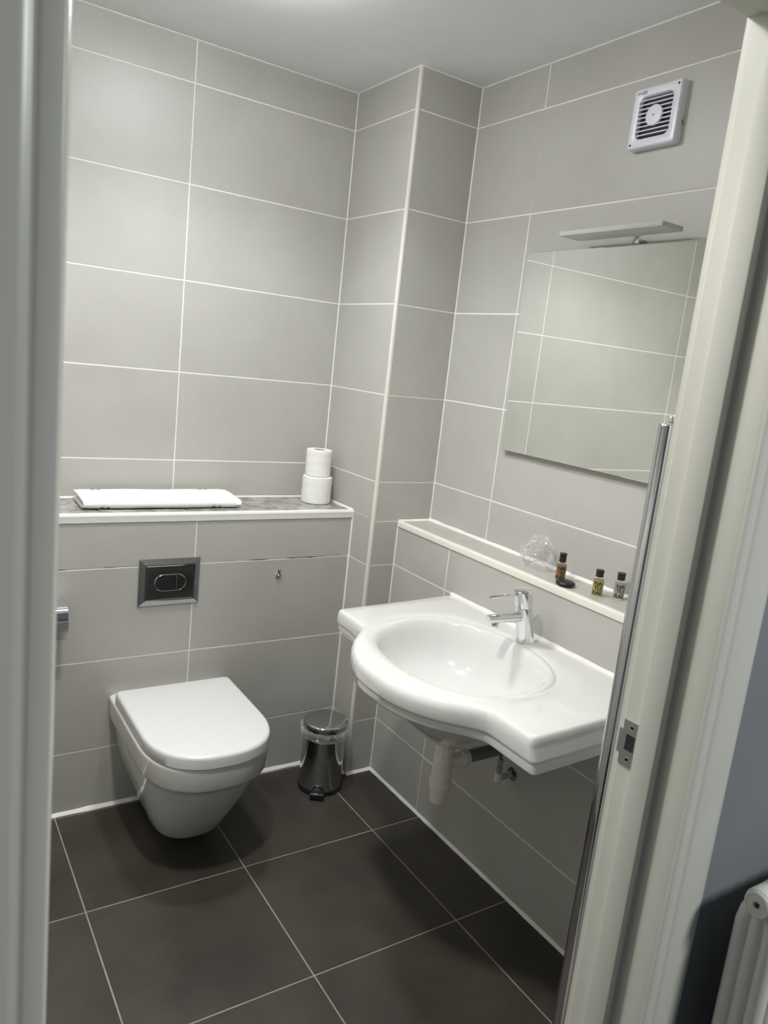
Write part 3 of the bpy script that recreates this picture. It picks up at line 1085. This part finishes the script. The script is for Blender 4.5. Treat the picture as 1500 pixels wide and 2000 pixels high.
lathe(bm, [(.0018, -.0272), (.0014, -.0277)], 12, (0, 0, .001), 'x')
obj('hub_pin', bm, M_DARK, fan)
for sy, sz in ((-1, 1), (1, -1)):
    bm = bmesh.new()
    lathe(bm, [(.0032, -.0246), (.0030, -.0255), (.0010, -.0252)], 14, (0, sy * .0625, sz * .0625), 'x')
    obj('screw', bm, M_DARK, fan)
bm = bmesh.new()
for a0, a1, h in ((.063, .048, .0022), (.0465, .0405, .0045), (.0390, .0330, .0045)):
    box(bm, (-.02515, a0, .0615 - h), (-.0249, a1, .0615 + h))
obj('logo_print', bm, M_LOGO, fan)
bm = bmesh.new()
tube(bm, [(-.004, -.0735, -.022), (-.007, -.0765, -.021), (-.008, -.0780, -.026), (-.006, -.0785, -.032)], .0011, 8)
obj('wire_end', bm, M_BLACK, fan, 30)

# ------------------------------------------------------------------ toilet rolls and towel on the ledge


def roll_obj(name, label, r, h, loc, seed):
    t = thing(name, label, 'toilet roll', loc, None)
    bm = bmesh.new()
    nn = 64
    prof = [(.020, .002), (r - .004, .0005), (r - .001, .002), (r, .006)] + [(r + .0004 * math.sin(k * 1.7 + seed), .006 + (h - .012) * k / 10) for k in range(1, 10)] + [(r, h - .006), (r - .001, h - .002), (r - .004, h - .0005), (.0235, h - .001), (.0215, h - .003), (.0210, .004)]
    rings = []
    for q, hh in prof:
        ring = []
        for i in range(nn):
            a = 2 * math.pi * i / nn
            rr = q
            if q > .03:
                rr += .0010 * noise.noise(Vector((math.cos(a) * 1.8 + seed, math.sin(a) * 1.8, hh * 14))) + (.0006 if (i > 8 and i < 12) else 0)
            ring.append((rr * math.cos(a), rr * math.sin(a), hh))
        rings.append(ring)
    loft(bm, rings + [rings[0]], False, False)
    obj('paper', bm, M_PAPER, t, 40)
    bm = bmesh.new()
    rings = [[(q * math.cos(2 * math.pi * i / 32), q * math.sin(2 * math.pi * i / 32), hh) for i in range(32)] for q, hh in ((.0208, .003), (.0208, h - .002), (.0196, h - .002), (.0196, .003))]
    loft(bm, rings + [rings[0]], False, False)
    c = obj('core', bm, M_CORE, t, 40)
    c['label'] = 'brown cardboard core'
    return t


roll_obj('toilet_roll', 'wide white toilet roll at the bottom of the stack on the ledge', .0545, .100, (-0.0800, 0.282, LEDGE + .0004), 1)
roll_obj('toilet_roll', 'narrower white toilet roll on top of the stack on the ledge', .0470, .098, (-0.0790, 0.287, LEDGE + .1006), 5)

tw = thing('folded_towel', 'folded white terry towel lying on the grey marble ledge', 'towel', (-0.660, 0.268, LEDGE + .0006))


def towel_layer(path, th, x0, x1, seed, nx=140):
    """Sweep a folded strip (path in y, z) along x with soft waves and pressed border bands."""
    bm = bmesh.new()
    pts = [Vector((0, y, z)) for y, z in path]
    n = len(pts)
    nor = []
    for i in range(n):
        d = (pts[min(i + 1, n - 1)] - pts[max(i - 1, 0)]).normalized()
        nor.append(Vector((0, -d.z, d.y)))
    rings = []
    for k in range(nx + 1):
        x = x0 + (x1 - x0) * k / nx
        e = min(k, nx - k) / 6.0
        sh = 1.0 if e >= 1 else (0.55 + 0.45 * e)
        band = 1.0
        for bx in (-.205, -.185, .155, .175):
            if abs(x - bx) < .006:
                band = .50
        ring = []
        for side in (1, -1):
            rng = range(n) if side == 1 else range(n - 1, -1, -1)
            for i in rng:
                w = noise.noise(Vector((x * 9 + seed, pts[i].y * 14, pts[i].z * 50))) * .0013
                p = pts[i] + nor[i] * (side * th / 2 * sh * band + w)
                ring.append((x + .004 * noise.noise(Vector((seed, pts[i].y * 20, pts[i].z * 90))), p.y, max(p.z, .0003)))
        rings.append(ring)
    loft(bm, rings)
    return bm


path = [(.085, .0060), (.03, .0060), (-.03, .0060), (-.060, .0062), (-.0720, .0085), (-.0765, .0140), (-.0740, .0205), (-.064, .0245), (-.03, .0262), (.03, .0275), (.085, .0285)]
obj('outer_fold', towel_layer(path, .0105, -.262, .248, 2.0), M_TOWEL, tw, 60)
path = [(.075, .0170), (.03, .0165), (-.02, .0158), (-.060, .0150)]
obj('inner_fold', towel_layer(path, .0085, -.250, .244, 8.0), M_TOWEL, tw, 60)

# ------------------------------------------------------------------ toiletries on the narrow shelf


def text_mesh(body, size):
    cu = bpy.data.curves.new('lettering', 'FONT')
    cu.body = body
    cu.size = size
    cu.align_x = 'CENTER'
    cu.align_y = 'CENTER'
    cu.space_line = 0.86
    cu.space_character = 0.98
    cu.offset = size * 0.018
    cu.resolution_u = 2
    o = bpy.data.objects.new('lettering', cu)
    COL.objects.link(o)
    dg = bpy.context.evaluated_depsgraph_get()
    me = bpy.data.meshes.new_from_object(o.evaluated_get(dg))
    bpy.data.objects.remove(o)
    bpy.data.curves.remove(cu)
    return me


def bottle(loc, label, gel, face_deg, tall_cap, r=.0140, fill=.90, tint=None):
    t = thing('toiletry_bottle', label, 'bottle', loc, 'small toiletry bottles on the shelf')
    hb = .0480
    bm = bmesh.new()
    lathe(bm, [(r - .002, 0), (r - .0004, .0008), (r, .003), (r, hb - .004), (r - .0015, hb - .0008), (r - .0045, hb + .0012), (.0075, hb + .003), (.0072, hb + .009)], 36)
    obj('bottle_body', bm, M_GLASS, t, 35)
    bm = bmesh.new()
    lathe(bm, [(r - .003, .002), (r - .0012, .004), (r - .0012, hb * fill - .002), (r - .0014, hb * fill)], 36)
    g = obj('gel', bm, gel, t, 35)
    bm = bmesh.new()
    if tall_cap:
        lathe(bm, [(.0090, hb + .004), (.0098, hb + .0045), (.0098, hb + .0150), (.0106, hb + .0156), (.0106, hb + .0175), (.0094, hb + .0182), (.0092, hb + .0225), (.0102, hb + .0235), (.0102, hb + .0290), (.0094, hb + .0300)], 32)
    else:
        lathe(bm, [(.0094, hb + .004), (.0100, hb + .0045), (.0102, hb + .0185), (.0110, hb + .0195), (.0110, hb + .0225), (.0100, hb + .0235)], 32)
    obj('cap', bm, M_BLACK, t, 30)
    me = text_mesh('NA\nTU\nRAL', .0150)
    a0 = math.radians(face_deg)
    for v in me.vertices:
        a = a0 + v.co.x / r
        v.co = Vector(((r + .0004) * math.cos(a), (r + .0004) * math.sin(a), hb * .47 + v.co.y))
    link('lettering', me, M_INK, t)
    bm = bmesh.new()                                           # side print too small to read: rows of short dashes
    for row in range(2):
        z = .008
        while z < .038:
            ln = random.uniform(.0015, .0040)
            aa = a0 + .90 + row * .16
            q = [((r + .0004) * math.cos(aa + e), (r + .0004) * math.sin(aa + e)) for e in (-.04, .04)]
            bm.faces.new([bm.verts.new((q[0][0], q[0][1], z)), bm.verts.new((q[1][0], q[1][1], z)), bm.verts.new((q[1][0], q[1][1], z + ln)), bm.verts.new((q[0][0], q[0][1], z + ln))])
            z += ln + .0009
    obj('side_print', bm, M_INK, t)
    return t


bottle((0.178, -0.7290, SHELF + .0003), 'amber toiletry bottle with a tall black cap beside the clear plastic bag', M_AMBER, 222, True)
bottle((0.171, -0.8720, SHELF + .0003), 'yellow toiletry bottle with a black cap, between the amber and clear ones', M_YELLOW, 218, False)
bottle((0.212, -0.9100, SHELF + .0003), 'clear toiletry bottle with a black cap near the chrome towel rail', M_CLEAR, 226, False, fill=.86)

bm = bmesh.new()
rings = []
for q, h in ((.008, .0), (.018, .0008), (.0245, .0040), (.0262, .0075), (.0245, .0112), (.018, .0142), (.008, .0152)):
    rings.append([(q * math.cos(2 * math.pi * i / 40), q * 1.08 * math.sin(2 * math.pi * i / 40), h) for i in range(40)])
loft(bm, rings)
so = obj('soap', bm, M_BLACK, None, 60, (0.148, -0.779, SHELF + .0004))
tag(so, 'round black wrapped soap lying in front of the amber bottle', 'soap')

# crumpled clear plastic bag
bm = bmesh.new()
rings = []
NBG = 64
for k in range(22):
    h = k / 21
    ring = []
    for i in range(NBG):
        a = 2 * math.pi * i / NBG
        w = (.047 * (1 - h) ** .55 + .016 + .010 * math.sin(h * 3.0))
        dirv = Vector((math.cos(a), math.sin(a), 0))
        n1 = noise.noise(Vector((math.cos(a) * 2.2, math.sin(a) * 2.2, h * 3.5)))
        n2 = abs(noise.noise(Vector((math.cos(a) * 5.0 + 4, math.sin(a) * 5.0, h * 7.0))))
        n3 = abs(noise.noise(Vector((math.cos(a) * 11 + 9, math.sin(a) * 11, h * 16.0))))
        rr = w * (1 + .30 * n1 - .42 * n2 - .22 * n3)
        z = max(.0006, h * .100 + (.012 * n1 - .008 * n3) * min(1, h * 3))
        ring.append((rr * .62 * math.cos(a) + .006 * h, rr * 1.02 * math.sin(a) - .012 * h, z))
    rings.append(ring)
loft(bm, rings, True, True)
bg = obj('plastic_bag', bm, M_FILM, None, 12, (0.203, -0.597, SHELF + .0004))
tag(bg, 'crumpled clear plastic bag standing on the shelf under the mirror', 'bag')

# ------------------------------------------------------------------ chrome towel rail just inside the doorway
tr = thing('towel_rail', 'tall chrome towel rail upright with bleed valve beside the right door frame', 'towel rail', (-0.366, -1.400, 0.12))
HT = 1.352
for xx in (0.0, 0.46):
    bm = bmesh.new()
    ring = lambda z, k=1.0: [(xx + .0128 * k * math.cos(t), .0155 * k * math.sin(t), z) for t in [2 * math.pi * i / 28 for i in range(28)]]
    loft(bm, [ring(0, .9), ring(.002), ring(HT - .002), ring(HT, .88)])
    obj('upright', bm, M_DCHROME, tr, 40)
for g0, cnt in ((.10, 6), (.48, 5), (.82, 4), (1.12, 3)):
    for k in range(cnt):
        bm = bmesh.new()
        tube(bm, [(.008, .003, g0 + .042 * k), (.452, .003, g0 + .042 * k)], .0098, 14)
        obj('rung', bm, M_DCHROME, tr, 40)
for xx in (.10, .36):
    bm = bmesh.new()
    tube(bm, [(xx, .0, 1.204), (xx, YF + 1.400 + .004, 1.204)], .008, 12)
    obj('wall_bracket', bm, M_DCHROME, tr, 40)
bm = bmesh.new()
lathe(bm, [(.0050, 0), (.0050, .004), (.0072, .006), (.0075, .012), (.0050, .0155), (.0015, .0165)], 20, (.006, -.003, HT - .001))
obj('bleed_valve', bm, M_CHROME, tr, 30)

# ------------------------------------------------------------------ column radiator in the hall
rad = thing('column_radiator', 'white column radiator against the grey wall outside the doorway', 'radiator', (-0.372, -1.700, 0.0))
PIT = .034
for k in range(14):
    bm = bmesh.new()
    x = .0165 + PIT * k
    # top and bottom hubs joined by two columns
    for zc in (.815, .215):
        lathe(bm, [(.0165, -.0166), (.0208, -.0160), (.0222, -.0125), (.0226, 0), (.0222, .0125), (.0208, .0160), (.0165, .0166)], 24, (x, 0, zc), 'x')
    for dy in (.0215, 0.0, -.0215):
        pts = [(x, dy * .3, .815 - .004), (x, dy * .85, .790), (x, dy, .770), (x, dy, .260), (x, dy * .85, .240), (x, dy * .3, .219)]
        tube(bm, pts, [.0118, .0124, .0126, .0126, .0124, .0118], 16)
    obj('section', bm, M_RAD, rad, 40)
bm = bmesh.new()
lathe(bm, [(.0195, .0), (.0195, -.003), (.0170, -.0045), (.0150, -.0038), (.0135, -.0040), (.0060, -.0042), (.0048, -.0020)], 28, (0, 0, .815), 'x')
plug = obj('end_plug', bm, M_RAD, rad, 30)
bm = bmesh.new()
box(bm, (-.0046, -.0026, .8122), (-.0018, .0026, .8178))
obj('key_socket', bm, M_DARK, plug)
for xx in (.252, .436):
    bm = bmesh.new()
    box(bm, (xx - .006, .010, .70), (xx + .006, YH + 1.700 - .0004, .72), .001)
    obj('wall_bracket', bm, M_RAD, rad, 30)

# ------------------------------------------------------------------ ceiling downlights (the room's own lamps)
for i, ((lx, ly), lr, power, col, beams) in enumerate(DOWNLIGHTS):
    where = ('nearest the basin', 'in the far left corner', 'nearest the doorway')[i]
    glow = mat('lamp_opal', (0.8, 0.8, 0.8), 0.4, 0.0, **{'Emission Color': (*col, 1), 'Emission Strength': power})
    d = thing('ceiling_lamp', 'round white ceiling lamp ' + where, 'ceiling lamp', (lx, ly, CEIL), 'round ceiling lamps')
    bm = bmesh.new()
    lathe(bm, [(lr + .010, -.0002), (lr + .010, -.008), (lr + .006, -.010), (lr - .004, -.0102)], 56)
    obj('base_plate', bm, M_SEAT, d, 30)
    bm = bmesh.new()
    lathe(bm, [(lr, -.0104), (lr, -.034), (lr - .004, -.041), (lr - .012, -.045), (lr * .5, -.048), (.001, -.0485)], 56)
    obj('opal_cover', bm, glow, d, 40)
